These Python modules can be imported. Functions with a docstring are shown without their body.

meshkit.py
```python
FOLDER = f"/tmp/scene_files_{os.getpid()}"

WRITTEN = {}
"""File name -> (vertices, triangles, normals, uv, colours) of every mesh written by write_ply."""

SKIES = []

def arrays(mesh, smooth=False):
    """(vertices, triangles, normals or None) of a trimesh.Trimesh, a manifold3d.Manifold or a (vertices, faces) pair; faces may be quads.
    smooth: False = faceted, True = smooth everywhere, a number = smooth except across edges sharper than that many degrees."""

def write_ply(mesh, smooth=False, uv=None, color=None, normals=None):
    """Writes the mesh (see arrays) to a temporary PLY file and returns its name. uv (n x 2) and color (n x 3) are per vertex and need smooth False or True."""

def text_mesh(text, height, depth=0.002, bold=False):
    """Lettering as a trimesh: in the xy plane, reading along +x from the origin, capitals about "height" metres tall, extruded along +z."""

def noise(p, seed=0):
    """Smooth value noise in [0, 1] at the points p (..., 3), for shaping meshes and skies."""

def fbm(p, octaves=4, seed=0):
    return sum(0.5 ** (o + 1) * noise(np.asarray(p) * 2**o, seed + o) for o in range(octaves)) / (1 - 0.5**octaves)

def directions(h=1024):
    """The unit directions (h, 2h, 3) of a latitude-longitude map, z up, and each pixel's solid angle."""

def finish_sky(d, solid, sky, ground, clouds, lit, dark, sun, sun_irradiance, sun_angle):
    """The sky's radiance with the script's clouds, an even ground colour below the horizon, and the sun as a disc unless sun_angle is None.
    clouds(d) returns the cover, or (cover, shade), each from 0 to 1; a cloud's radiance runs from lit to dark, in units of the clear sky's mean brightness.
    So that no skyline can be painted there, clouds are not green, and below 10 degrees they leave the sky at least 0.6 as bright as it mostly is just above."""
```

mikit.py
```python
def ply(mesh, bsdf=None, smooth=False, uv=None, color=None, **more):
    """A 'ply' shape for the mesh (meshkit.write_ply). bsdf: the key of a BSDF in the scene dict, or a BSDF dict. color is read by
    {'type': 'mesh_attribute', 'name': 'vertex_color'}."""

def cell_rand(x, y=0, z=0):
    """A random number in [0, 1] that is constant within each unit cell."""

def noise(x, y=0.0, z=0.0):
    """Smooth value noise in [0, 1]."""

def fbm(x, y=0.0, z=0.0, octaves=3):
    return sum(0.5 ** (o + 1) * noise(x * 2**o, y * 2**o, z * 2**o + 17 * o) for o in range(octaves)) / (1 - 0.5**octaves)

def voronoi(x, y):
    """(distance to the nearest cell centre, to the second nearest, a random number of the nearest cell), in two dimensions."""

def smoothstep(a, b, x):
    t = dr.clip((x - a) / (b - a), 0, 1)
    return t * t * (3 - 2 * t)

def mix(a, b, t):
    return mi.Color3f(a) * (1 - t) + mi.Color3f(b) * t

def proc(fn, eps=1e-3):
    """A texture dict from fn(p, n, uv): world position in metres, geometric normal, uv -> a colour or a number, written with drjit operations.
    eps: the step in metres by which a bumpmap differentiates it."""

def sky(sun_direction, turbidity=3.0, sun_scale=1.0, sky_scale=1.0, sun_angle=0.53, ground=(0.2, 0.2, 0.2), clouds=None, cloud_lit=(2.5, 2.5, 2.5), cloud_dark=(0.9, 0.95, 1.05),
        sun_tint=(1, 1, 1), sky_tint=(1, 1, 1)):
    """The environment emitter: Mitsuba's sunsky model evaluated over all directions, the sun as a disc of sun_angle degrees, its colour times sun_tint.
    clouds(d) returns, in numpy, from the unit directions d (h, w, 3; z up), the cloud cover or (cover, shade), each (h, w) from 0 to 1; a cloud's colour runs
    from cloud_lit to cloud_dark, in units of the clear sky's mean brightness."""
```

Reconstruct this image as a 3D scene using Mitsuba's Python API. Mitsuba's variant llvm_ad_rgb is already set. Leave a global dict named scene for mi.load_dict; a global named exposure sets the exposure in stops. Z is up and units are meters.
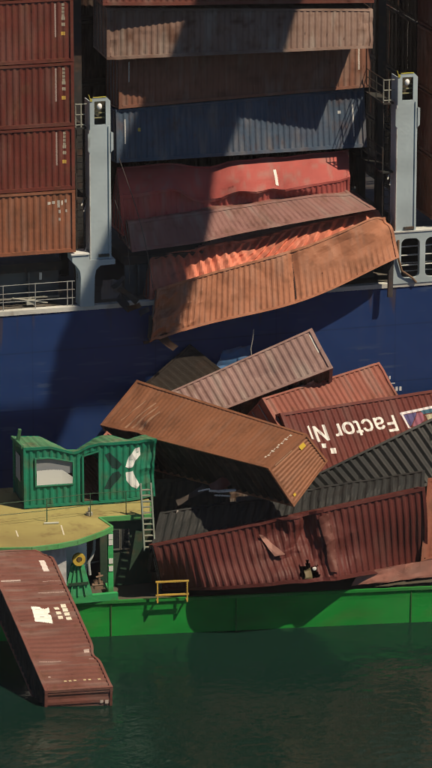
import math, numpy as np, trimesh, drjit as dr, mitsuba as mi
import mikit, meshkit
from mikit import proc, noise, fbm, smoothstep, mix
from shapely.geometry import Polygon, box as sbox
T = mi.ScalarTransform4f
scene, labels = {}, {}

# ------------------------------------------------------------------ camera, sky, exposure
PSI = PITCH = math.radians(16.0)
TARGET = np.array([0, 0, 7.03])
FWD = np.array([math.sin(PSI) * math.cos(PITCH), math.cos(PSI) * math.cos(PITCH), -math.sin(PITCH)])
EYE = TARGET - FWD * 180.0
scene['camera'] = {'type': 'perspective', 'fov': math.degrees(2 * math.atan(216 / (22.8 * 180.0))), 'fov_axis': 'x', 'near_clip': 1.0, 'far_clip': 9000.0,
                   'to_world': T().look_at(origin=EYE.tolist(), target=TARGET.tolist(), up=[0, 0, 1])}
SUN = np.array([0.865, -1.0, 1.86]); SUN /= np.linalg.norm(SUN)
scene['daylight'] = mikit.sky(SUN.tolist(), turbidity=3.0, sky_scale=0.4, sun_tint=(1.0, 0.98, 0.94), ground=(0.03, 0.05, 0.06))
exposure = 1.8

# thin harbour air between the camera and the ship
scene['air'] = {'type': 'homogeneous', 'albedo': {'type': 'rgb', 'value': [0.95, 0.95, 0.95]}, 'sigma_t': 0.00006}
scene['haze'] = {'type': 'cube', 'to_world': T().translate([0, 0, 60]).scale([3600, 3600, 68]), 'bsdf': {'type': 'null'}, 'interior': {'type': 'ref', 'id': 'air'}}
labels['haze'] = {'label': 'thin hazy harbour air', 'kind': 'stuff'}
scene['camera']['medium'] = {'type': 'ref', 'id': 'air'}

# ------------------------------------------------------------------ materials
def lin(r, g, b): return tuple(((c / 255.0) / 12.92 if c / 255.0 <= 0.04045 else ((c / 255.0 + 0.055) / 1.055) ** 2.4) for c in (r, g, b))
PALETTE, PAL = [], []                       # the paint colours; a mesh's uv says which one (whole part of u), how dusty (its fraction) and how rusty (v)
def paint_col(p, n, uv):
    i = dr.floor(uv[0]); d = dr.clip((uv[0] - i - 0.05) / 0.9, 0, 1); r = dr.clip(uv[1], 0, 1); k = mi.UInt32(i)
    c = mi.Color3f(dr.gather(mi.Float, PAL[0], k), dr.gather(mi.Float, PAL[1], k), dr.gather(mi.Float, PAL[2], k))
    c = c * (0.78 + 0.44 * fbm(p[0] * 0.8, p[1] * 0.8, p[2] * 0.8, 2))
    c = c * (1 - r) + mi.Color3f(0.085, 0.036, 0.020) * r
    return c * (1 - d) + mi.Color3f(0.235, 0.205, 0.180) * d
def flat_col(p, n, uv):
    k = mi.UInt32(dr.floor(uv[0])); return mi.Color3f(dr.gather(mi.Float, PAL[0], k), dr.gather(mi.Float, PAL[1], k), dr.gather(mi.Float, PAL[2], k))
VC, FC = proc(paint_col), proc(flat_col)
def pr(col, rough=0.5, spec=0.4, metal=0.0): return {'type': 'principled', 'base_color': col, 'roughness': rough, 'specular': spec, 'metallic': metal}
def rgb(c): return {'type': 'rgb', 'value': [float(x) for x in c]}
def wear(p, n, uv):
    a = fbm(p[0] * 1.7, p[1] * 1.7, p[2] * 1.7, 3)
    b = noise(p[0] * 9.0, p[1] * 9.0, p[2] * 2.5)
    return 0.42 * smoothstep(0.50, 0.78, a * 0.75 + b * 0.25)
def rust_col(p, n, uv):
    a = noise(p[0] * 7.0, p[1] * 7.0, p[2] * 7.0)
    return mix((0.050, 0.026, 0.017), (0.150, 0.075, 0.042), a)
def fine(p, n, uv):
    return 0.008 * noise(p[0] * 9.0, p[1] * 9.0, p[2] * 9.0) + 0.05 * noise(p[0] * 0.9, p[1] * 0.9, p[2] * 0.9)
scene['rust'] = pr(proc(rust_col), 0.85, 0.2)
scene['paint'] = {'type': 'twosided', 'b': {'type': 'bumpmap', 'arbitrary': proc(fine, 0.02), 'scale': 1.0,
                  'b': {'type': 'blendbsdf', 'weight': proc(wear), 'a': pr(VC, 0.62, 0.3), 'b': pr(proc(rust_col), 0.85, 0.2)}}}
scene['coated'] = {'type': 'twosided', 'b': {'type': 'bumpmap', 'arbitrary': proc(fine, 0.02), 'scale': 0.5, 'b': pr(VC, 0.6, 0.3)}}
scene['clean'] = {'type': 'twosided', 'b': pr(FC, 0.45, 0.4)}
scene['marking'] = {'type': 'twosided', 'b': pr(FC, 0.6, 0.3)}
def hull_col(p, n, uv):
    streak = fbm(p[0] * 2.4, 3.0, p[2] * 0.22, 4)
    blot = fbm(p[0] * 0.35, 9.0, p[2] * 0.5, 3)
    c = mix((0.0075, 0.027, 0.110), (0.0120, 0.037, 0.138), blot)
    c = mix(c, (0.026, 0.045, 0.115), 0.35 * smoothstep(0.55, 0.85, streak))
    seam = dr.minimum(dr.abs(p[2] / 2.6 - dr.floor(p[2] / 2.6) - 0.5), 0.02) / 0.02
    s2 = fbm(p[0] * 0.9 + p[2] * 0.25, 21.0, p[2] * 5.0, 3)
    c = mix(c, (0.050, 0.080, 0.150), 0.5 * smoothstep(0.62, 0.74, s2) * smoothstep(0.45, 0.6, fbm(p[0] * 0.3, 4.0, p[2] * 0.4, 2)))
    run = noise(p[0] * 5.5, 2.0, p[2] * 0.15) * smoothstep(6.5, 10.8, p[2])
    c = mix(c, (0.055, 0.036, 0.026), 0.55 * smoothstep(0.60, 0.80, run))
    vs = dr.minimum(dr.abs(p[0] / 5.5 - dr.floor(p[0] / 5.5) - 0.5), 0.008) / 0.008
    return c * (0.70 + 0.30 * seam) * (0.78 + 0.22 * vs)
def hull_bump(p, n, uv):
    return 0.06 * noise(p[0] * 0.9, 1.0, p[2] * 0.45) + 0.015 * noise(p[0] * 1.9, 5.0, p[2] * 1.6)
scene['hull_paint'] = {'type': 'twosided', 'b': {'type': 'bumpmap', 'arbitrary': proc(hull_bump, 0.03), 'scale': 1.0, 'b': pr(proc(hull_col), 0.5, 0.35)}}
def water_bump(p, n, uv):
    w = fbm(p[0] * 0.42 + 0.3 * p[1] * 0.42, p[1] * 0.55, 0.0, 3)
    s = fbm(p[0] * 2.3 + 11.0, p[1] * 2.9, 4.0, 3)
    return 0.055 * w + 0.036 * s
def water_col(p, n, uv):
    a = fbm(p[0] * 0.12, p[1] * 0.12, 2.0, 3)
    return mix((0.0032, 0.0155, 0.0120), (0.0045, 0.019, 0.0150), a)
scene['water_surface'] = {'type': 'bumpmap', 'arbitrary': proc(water_bump, 0.03), 'scale': 1.0, 'b': pr(proc(water_col), 0.14, 0.26)}

# ------------------------------------------------------------------ mesh helpers
def fb(P, k, seed=0, octv=3): return meshkit.fbm(np.asarray(P) * np.asarray(k) + 37.1 * seed, octv, seed)
def sst(a, b, x):
    t = np.clip((x - a) / (b - a), 0, 1); return t * t * (3 - 2 * t)
def join(ms):
    V, F, n = [], [], 0
    for v, f in ms:
        v = np.asarray(v, float); f = np.asarray(f, int)
        if f.shape[1] == 4: f = np.vstack([f[:, [0, 1, 2]], f[:, [0, 2, 3]]])
        V.append(v); F.append(f + n); n += len(v)
    return np.vstack(V), np.vstack(F)
def beam(lo, hi, n=1, axis=0):
    """A box from lo to hi, cut into n lengths along an axis, so that it can bend."""
    lo, hi = np.array(lo, float), np.array(hi, float)
    o = [a for a in range(3) if a != axis]
    V = []
    for i in range(n + 1):
        for a, b in ((0, 0), (1, 0), (1, 1), (0, 1)):
            v = np.zeros(3); v[axis] = lo[axis] + (hi[axis] - lo[axis]) * i / n
            v[o[0]] = (lo, hi)[a][o[0]]; v[o[1]] = (lo, hi)[b][o[1]]; V.append(v)
    F = [[0, 1, 2, 3], [4 * n + 3, 4 * n + 2, 4 * n + 1, 4 * n]]
    for i in range(n):
        for k in range(4): F.append([4 * i + k, 4 * i + 4 + k, 4 * i + 4 + (k + 1) % 4, 4 * i + (k + 1) % 4])
    return np.array(V), np.array(F)
def grid(U, Vv, fn):
    """fn(u, v) -> xyz over the grid of U and Vv."""
    uu, vv = np.meshgrid(U, Vv, indexing='ij')
    P = fn(uu.ravel(), vv.ravel()); n, m = len(U), len(Vv)
    i, j = np.meshgrid(np.arange(n - 1), np.arange(m - 1), indexing='ij'); a = (i * m + j).ravel()
    return P, np.stack([a, a + m, a + m + 1, a + 1], 1)
def rod(p, q, r=0.03, k=8):
    p, q = np.array(p, float), np.array(q, float); d = (q - p) / np.linalg.norm(q - p)
    a = np.cross(d, [0, 0, 1] if abs(d[2]) < .9 else [1, 0, 0]); a /= np.linalg.norm(a); b = np.cross(d, a)
    t = np.arange(k) * 2 * np.pi / k; ring = r * (np.cos(t)[:, None] * a + np.sin(t)[:, None] * b)
    V = np.vstack([p + ring, q + ring, [p], [q]]); F = []
    for i in range(k):
        j = (i + 1) % k
        F += [[i, j, k + j], [i, k + j, k + i], [j, i, 2 * k], [k + i, k + j, 2 * k + 1]]
    return V, np.array(F)
def poly_rods(pts, r=0.03, k=8): return join([rod(a, b, r, k) for a, b in zip(pts[:-1], pts[1:])])
def bar(p, q, w, h, up=(0, 0, 1)):
    """A rectangular bar from p to q, w wide and h high."""
    p, q = np.array(p, float), np.array(q, float); d = (q - p) / np.linalg.norm(q - p)
    a = np.cross(d, up); a /= np.linalg.norm(a); b = np.cross(a, d)
    V = np.array([e + x * w / 2 * a + y * h / 2 * b for e in (p, q) for x, y in ((-1, -1), (1, -1), (1, 1), (-1, 1))])
    return V, np.array([[0, 3, 2, 1], [4, 5, 6, 7], [0, 1, 5, 4], [1, 2, 6, 5], [2, 3, 7, 6], [3, 0, 4, 7]])
def plate(poly, y0, y1):
    """A plate in the xz plane (polygon in x, z) from y0 to y1."""
    m = trimesh.creation.extrude_polygon(poly, y1 - y0, engine='earcut')
    v = np.array(m.vertices); return np.stack([v[:, 0], y0 + v[:, 2], v[:, 1]], 1), np.array(m.faces)[:, ::-1]
def slab(poly, z0, z1):
    m = trimesh.creation.extrude_polygon(poly, z1 - z0, engine='earcut'); v = np.array(m.vertices); v[:, 2] += z0
    return v, np.array(m.faces)
def cut(mesh, edge):
    v, f = mesh; f = np.asarray(f)
    if f.shape[1] == 4: f = np.vstack([f[:, [0, 1, 2]], f[:, [0, 2, 3]]])
    return trimesh.remesh.subdivide_to_size(v, f, edge, max_iter=12)

def paint(P, base, seed=0, rust=0.35, dust=0.25, k=1.0):
    """How paint weathers: rust blooms, pale dust and runs, by the place on the thing only. Returns uv for paint_col."""
    P = np.asarray(P, float) * k; key = tuple(round(float(x), 4) for x in base)
    if key not in PALETTE: PALETTE.append(key)
    r = sst(0.52, 0.74, fb(P, (1.6, 2.2, 1.6), seed + 3)) * rust
    d = sst(0.48, 0.78, fb(P, (3.1, 2.2, 0.55), seed + 7)) * dust
    return np.stack([PALETTE.index(key) + 0.05 + 0.9 * d, r], 1)
def uniq(key, new_thing=False):
    taken = lambda k: k in scene or (new_thing and k in labels)
    if not taken(key): return key
    i = 1
    while taken(f'{key}_{i:03d}'): i += 1
    return f'{key}_{i:03d}'
def put(key, mesh, color=(0.3, 0.3, 0.3), bsdf='paint', seed=0, rust=0.3, dust=0.2, smooth=False, col=None, fid=None, label=None):
    """One entry of the scene; its key gets a number when it is taken."""
    v, f = np.asarray(mesh[0], float), np.asarray(mesh[1], int)
    if f.shape[1] == 4: f = np.vstack([f[:, [0, 1, 2]], f[:, [0, 2, 3]]])
    key = uniq(key)
    if bsdf in ('paint', 'coated', 'clean', 'marking'):
        uv = paint(v if fid is None else fid, color, seed, rust, dust) if bsdf in ('paint', 'coated') else paint(v, color, 0, 0, 0)
        scene[key] = mikit.ply(trimesh.Trimesh(v, f, process=False), bsdf, smooth, uv=uv)
    else:
        scene[key] = mikit.ply(trimesh.Trimesh(v, f, process=False), bsdf, smooth)
    if label: labels[key] = {'label': label}
    return key
def thing(name, label, cat, group=None, kind=None):
    key = uniq(name, True); labels[key] = {'label': label, 'category': cat}
    if group: labels[key]['group'] = group
    return key

# ------------------------------------------------------------------ containers
PERIOD, DEPTH = 0.278, 0.036
def trap(u, period=PERIOD, depth=DEPTH):
    """Trapezoidal corrugation: 0 at the outer flats, depth at the inner flats."""
    t = (np.asarray(u) / period) % 1.0
    return depth * np.interp(t, [0, 0.26, 0.5, 0.76, 1.0], [0, 0, 1, 1, 0])
def corr_u(length, period):
    n = max(1, int(round(length / period))); p = length / n
    return np.unique(np.concatenate([[i * p + q * p for q in (0, 0.26, 0.5, 0.76)] for i in range(n)] + [[length]])), p
def dented(P, dents):
    P = np.array(P, float)
    for d in dents:
        if d[0] == 'g':                                  # a push: centre, radii, shift
            w = np.exp(-(((P - np.array(d[1])) / np.array(d[2])) ** 2).sum(1)); P = P + w[:, None] * np.array(d[3])
        elif d[0] == 'c':                                # crumpling: centre, radii, amplitude, frequency, seed
            w = np.exp(-(((P - np.array(d[1])) / np.array(d[2])) ** 2).sum(1))
            for a in range(3):
                n = meshkit.noise(P * np.array(d[4]) + 13 * a, d[5] + a) + 0.5 * meshkit.noise(P * 2.3 * np.array(d[4]) + 5 * a, d[5] + a + 5)
                r = np.abs(2 * n / 1.5 - 1)
                P[:, a] += w * d[3] * (r - 0.4) * (1.0 if a == 1 else 0.45)
        elif d[0] == 'p':                                # pleats along x: centre, radii, amplitude, period, lean
            w = np.exp(-(((P - np.array(d[1])) / np.array(d[2])) ** 2).sum(1))
            t = ((P[:, 0] + d[5] * P[:, 2]) / d[4] + 0.5 * meshkit.noise(P * np.array([0.8, 0.1, 0.5]), 4)) % 1.0
            P[:, 1] += w * d[3] * (np.abs(2 * t - 1) - 0.5)
        elif d[0] == 'k':                                # sharp folds in several directions: centre, radii, amplitude, wavelength, seed
            w = np.exp(-(((P - np.array(d[1])) / np.array(d[2])) ** 2).sum(1)); r = np.random.default_rng(d[5]); h = 0
            for q in range(5):
                a = r.uniform(0, math.pi); t = (P[:, 0] * math.cos(a) + P[:, 2] * math.sin(a)) / (d[4] * r.uniform(.6, 1.6)) + r.uniform(0, 1) + .5 * meshkit.noise(P * .8, d[5] + q)
                h = h + r.uniform(.3, 1.0) * (np.abs(2 * (t % 1.0) - 1) - .5)
            P[:, 1] += w * d[3] * h * .6; P[:, 2] += w * d[3] * h * .18
        elif d[0] == 'v':                                # a sharp V pressed into the roof: x, half width, drop, weight at the front
            w = np.clip(1 - np.abs(P[:, 0] - d[1]) / d[2], 0, 1) * sst(.9, 2.6, P[:, 2]) * (d[4] + (1 - d[4]) * np.clip(P[:, 1] / 2.4, 0, 1)); P[:, 2] -= d[3] * w
        elif d[0] == 's':                                # beaten flat: the corrugation goes within centre, radii
            w = np.clip(1.6 * np.exp(-(((P - np.array(d[1])) / np.array(d[2])) ** 2).sum(1)), 0, 1) * (P[:, 1] < .12) * (P[:, 1] > .02); P[:, 1] += w * (.04 - P[:, 1])
        elif d[0] == 'f':                                # a fold: kinks everything beyond x = d[1] by slopes (dy/dx, dz/dx)
            e = np.clip(P[:, 0] - d[1], 0, None); P[:, 1] += e * d[2]; P[:, 2] += e * d[3]
    return P

class Container:
    def __init__(self, name, label, corners, color, L=12.19, H=2.59, W=2.44, dents=(), seed=1, rows=12, rust=0.35, dust=0.25, roof_flat=False,
                 period=PERIOD, depth=DEPTH, end_period=0.25, end_depth=0.045, group='shipping containers of the collapsed stack', skip=(), bars=True, roof_depth=0.02, cat='container', face_depth=None, simple=False, hole=None, bsdf='paint'):
        self.bsdf = bsdf
        self.C = np.array(corners, float).reshape(2, 2, 2, 3); self.L, self.H, self.W = L, H, W
        self.dents, self.seed, self.color, self.rust, self.dust = dents, seed, color, rust, dust
        self.k = k = thing(name, label, cat, group)
        P = lambda part, mesh, **kw: self.part(part, mesh, **kw)
        nb = 40 if dents else 8
        pw = period
        face_depth = depth if face_depth is None else face_depth
        self.fd = face_depth
        self.fp = None
        U, p = corr_u(L - 0.24, pw); self.fp = p
        vz = np.linspace(0.155, H - 0.115, rows)
        if 'front' not in skip:
            fv, ff = grid(U, vz, lambda u, v: np.stack([0.12 + u, 0.03 + trap(u, p, face_depth), v], 1))
            if hole is not None:
                import shapely
                ff = np.vstack([ff[:, [0, 1, 2]], ff[:, [0, 2, 3]]]); cc = fv[ff].mean(1); ff = ff[~shapely.contains_xy(hole, cc[:, 0], cc[:, 2])]
            P('side_wall', (fv, ff))
        if 'rear' not in skip: P('side_wall', grid(U[::2] if not dents else U, vz[::2] if len(vz) > 6 else vz, lambda u, v: np.stack([0.12 + u, W - 0.03 - trap(u, p, depth), v], 1)))
        if 'roof' not in skip:
            Ur, pr_ = corr_u(L - 0.24, pw)
            P('roof', grid(Ur, np.linspace(0.05, W - 0.05, max(4, rows // 2)), lambda u, v: np.stack([0.12 + u, v, H - 0.03 - (0 if roof_flat else 1) * trap(u, pr_, roof_depth)], 1)))
        Uf, pf = corr_u(L - 0.24, 0.5)
        if not simple: P('floor', grid(Uf, np.linspace(0.06, W - 0.06, 4), lambda u, v: np.stack([0.12 + u, v, 0.03 + trap(u, pf, 0.11)], 1)), color=(0.020, 0.019, 0.018), rust=0.25, dust=0.08)
        Ue, pe = corr_u(W - 0.22, end_period)
        if not simple: P('end_wall', grid(Ue, np.linspace(0.12, H - 0.11, max(4, rows // 2)), lambda u, v: np.stack([L - 0.03 - trap(u, pe, end_depth), 0.11 + u, v], 1)))
        for q in (0, 1):                                                # the two leaves of the door end
            y0, y1 = (0.11, W / 2 - 0.005) if q == 0 else (W / 2 + 0.005, W - 0.11)
            zz = np.linspace(0.12, H - 0.11, 7); ud, pd = corr_u(y1 - y0, 0.5)
            d = P('door', grid(ud, zz, lambda u, v: np.stack([0.03 + trap(u, pd, 0.03), y0 + u, v], 1)))
            if bars:
                for yy in (y0 + 0.3, y1 - 0.22):
                    m = beam((-0.005, yy, 0.06), (0.03, yy + 0.035, H - 0.06), 4, 2); self.part('locking_bar', m, root=d, color=(0.22, 0.21, 0.20))
        for x0, x1 in ((0, 0.14), (L - 0.14, L)):
            for y0, y1 in ((0, 0.10), (W - 0.10, W)): P('corner_post', beam((x0, y0, 0.12), (x1, y1, H - 0.12), max(4, rows // 2) if dents else 1, 2))
            for z0, z1 in ((0.0, 0.12), (H - 0.11, H)): P('end_rail', beam((x0 + 0.005, 0.165, z0 + 0.003), (x1 - 0.005, W - 0.165, z1 - 0.003), 6 if dents else 1, 1))
            if simple and x0 > 0: continue
            for y0, y1 in ((-0.004, 0.162), (W - 0.162, W + 0.004)):
                for z0 in (-0.004, H - 0.116): P('corner_casting', beam((x0 - (0.004 if x0 == 0 else 0.038), y0, z0), (x1 + (0.038 if x0 == 0 else 0.004), y1, z0 + 0.12), 1, 0))
        for y0, y1 in ((0.0, 0.065), (W - 0.065, W))[:1 if simple else 2]:
            P('side_rail', beam((0.182, y0, 0.0), (L - 0.182, y1, 0.157), nb, 0)); P('side_rail', beam((0.182, y0 + .004, H - 0.117), (L - 0.182, y1 - .004, H - 0.002), nb, 0))
    def roof_rect(self, name, x, y, w, d, color):
        v, f = cut(beam((x, y, self.H - .022), (x + w, y + d, self.H - .014)), .1); self.part(name, (v, f), color=color, bsdf='marking')
    def warp(self, P):
        P = dented(P, self.dents); s, w, t = P[:, 0:1] / self.L, P[:, 1:2] / self.W, P[:, 2:3] / self.H; C, X = self.C, 0
        for a in (0, 1):
            for b in (0, 1):
                for c in (0, 1): X = X + (s if a else 1 - s) * (t if b else 1 - t) * (w if c else 1 - w) * C[a, b, c]
        return X
    def part(self, part, mesh, root=None, color=None, bsdf=None, rust=None, dust=None, label=None):
        v, f = mesh; bsdf = bsdf or getattr(self, 'bsdf', 'paint')
        return put(f'{root or self.k}__{part}', (self.warp(v), f), self.color if color is None else color, bsdf, self.seed, self.rust if rust is None else rust, self.dust if dust is None else dust, fid=np.asarray(v), label=label)
    def out(self, x): return 0.03 + trap(x - 0.12, self.fp, self.fd)
    def rects(self, name, rs, color=(0.75, 0.75, 0.72)):
        """Printed patches on the front wall: rectangles (x0, z0, x1, z1) or polygons, following the corrugation 5 mm proud."""
        for r in rs:
            poly = sbox(*r) if not hasattr(r, 'exterior') else r
            m = trimesh.creation.triangulate_polygon(poly, engine='earcut'); v, f = np.array(m[0]), np.array(m[1])
            v, f = cut((np.c_[v, np.zeros(len(v))], f), 0.07); self.flat(name, v, f, color)
    def flat(self, name, v, f, color, label=None):
        X = np.stack([v[:, 0], self.out(v[:, 0]) - 0.007, v[:, 1]], 1)
        return self.part(name, (X, f), color=color, bsdf='marking', label=label)
    def text(self, name, words, x, z, height, color=(0.8, 0.8, 0.78), bold=True, angle=0.0, label=None, stretch=1.0):
        m = meshkit.text_mesh(words, height, 0.01, bold); v, f = np.array(m.vertices), np.array(m.faces)
        keep = (v[f][:, :, 2] > 0.005).all(1); f = f[keep]; v = v * np.array([stretch, 1, 0])
        v, f = cut((v, f), 0.08); a = math.radians(angle)
        v = np.stack([x + v[:, 0] * math.cos(a) - v[:, 1] * math.sin(a), z + v[:, 0] * math.sin(a) + v[:, 1] * math.cos(a)], 1)
        self.flat(name, v, f, color, label)
    def end_patch(self, name, y, z, w, h, color):
        v, f = beam((self.L - 0.026, y, z), (self.L - 0.018, y + w, z + h), 1, 0); self.part(name, (v, f), color=color, bsdf='marking')
def upright(x0, y0, z0, L=12.19, H=2.74, W=2.44):
    C = np.zeros((2, 2, 2, 3))
    for s in (0, 1):
        for t in (0, 1):
            for w in (0, 1): C[s, t, w] = (x0 + s * L, y0 + w * W, z0 + t * H)
    return C

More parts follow.
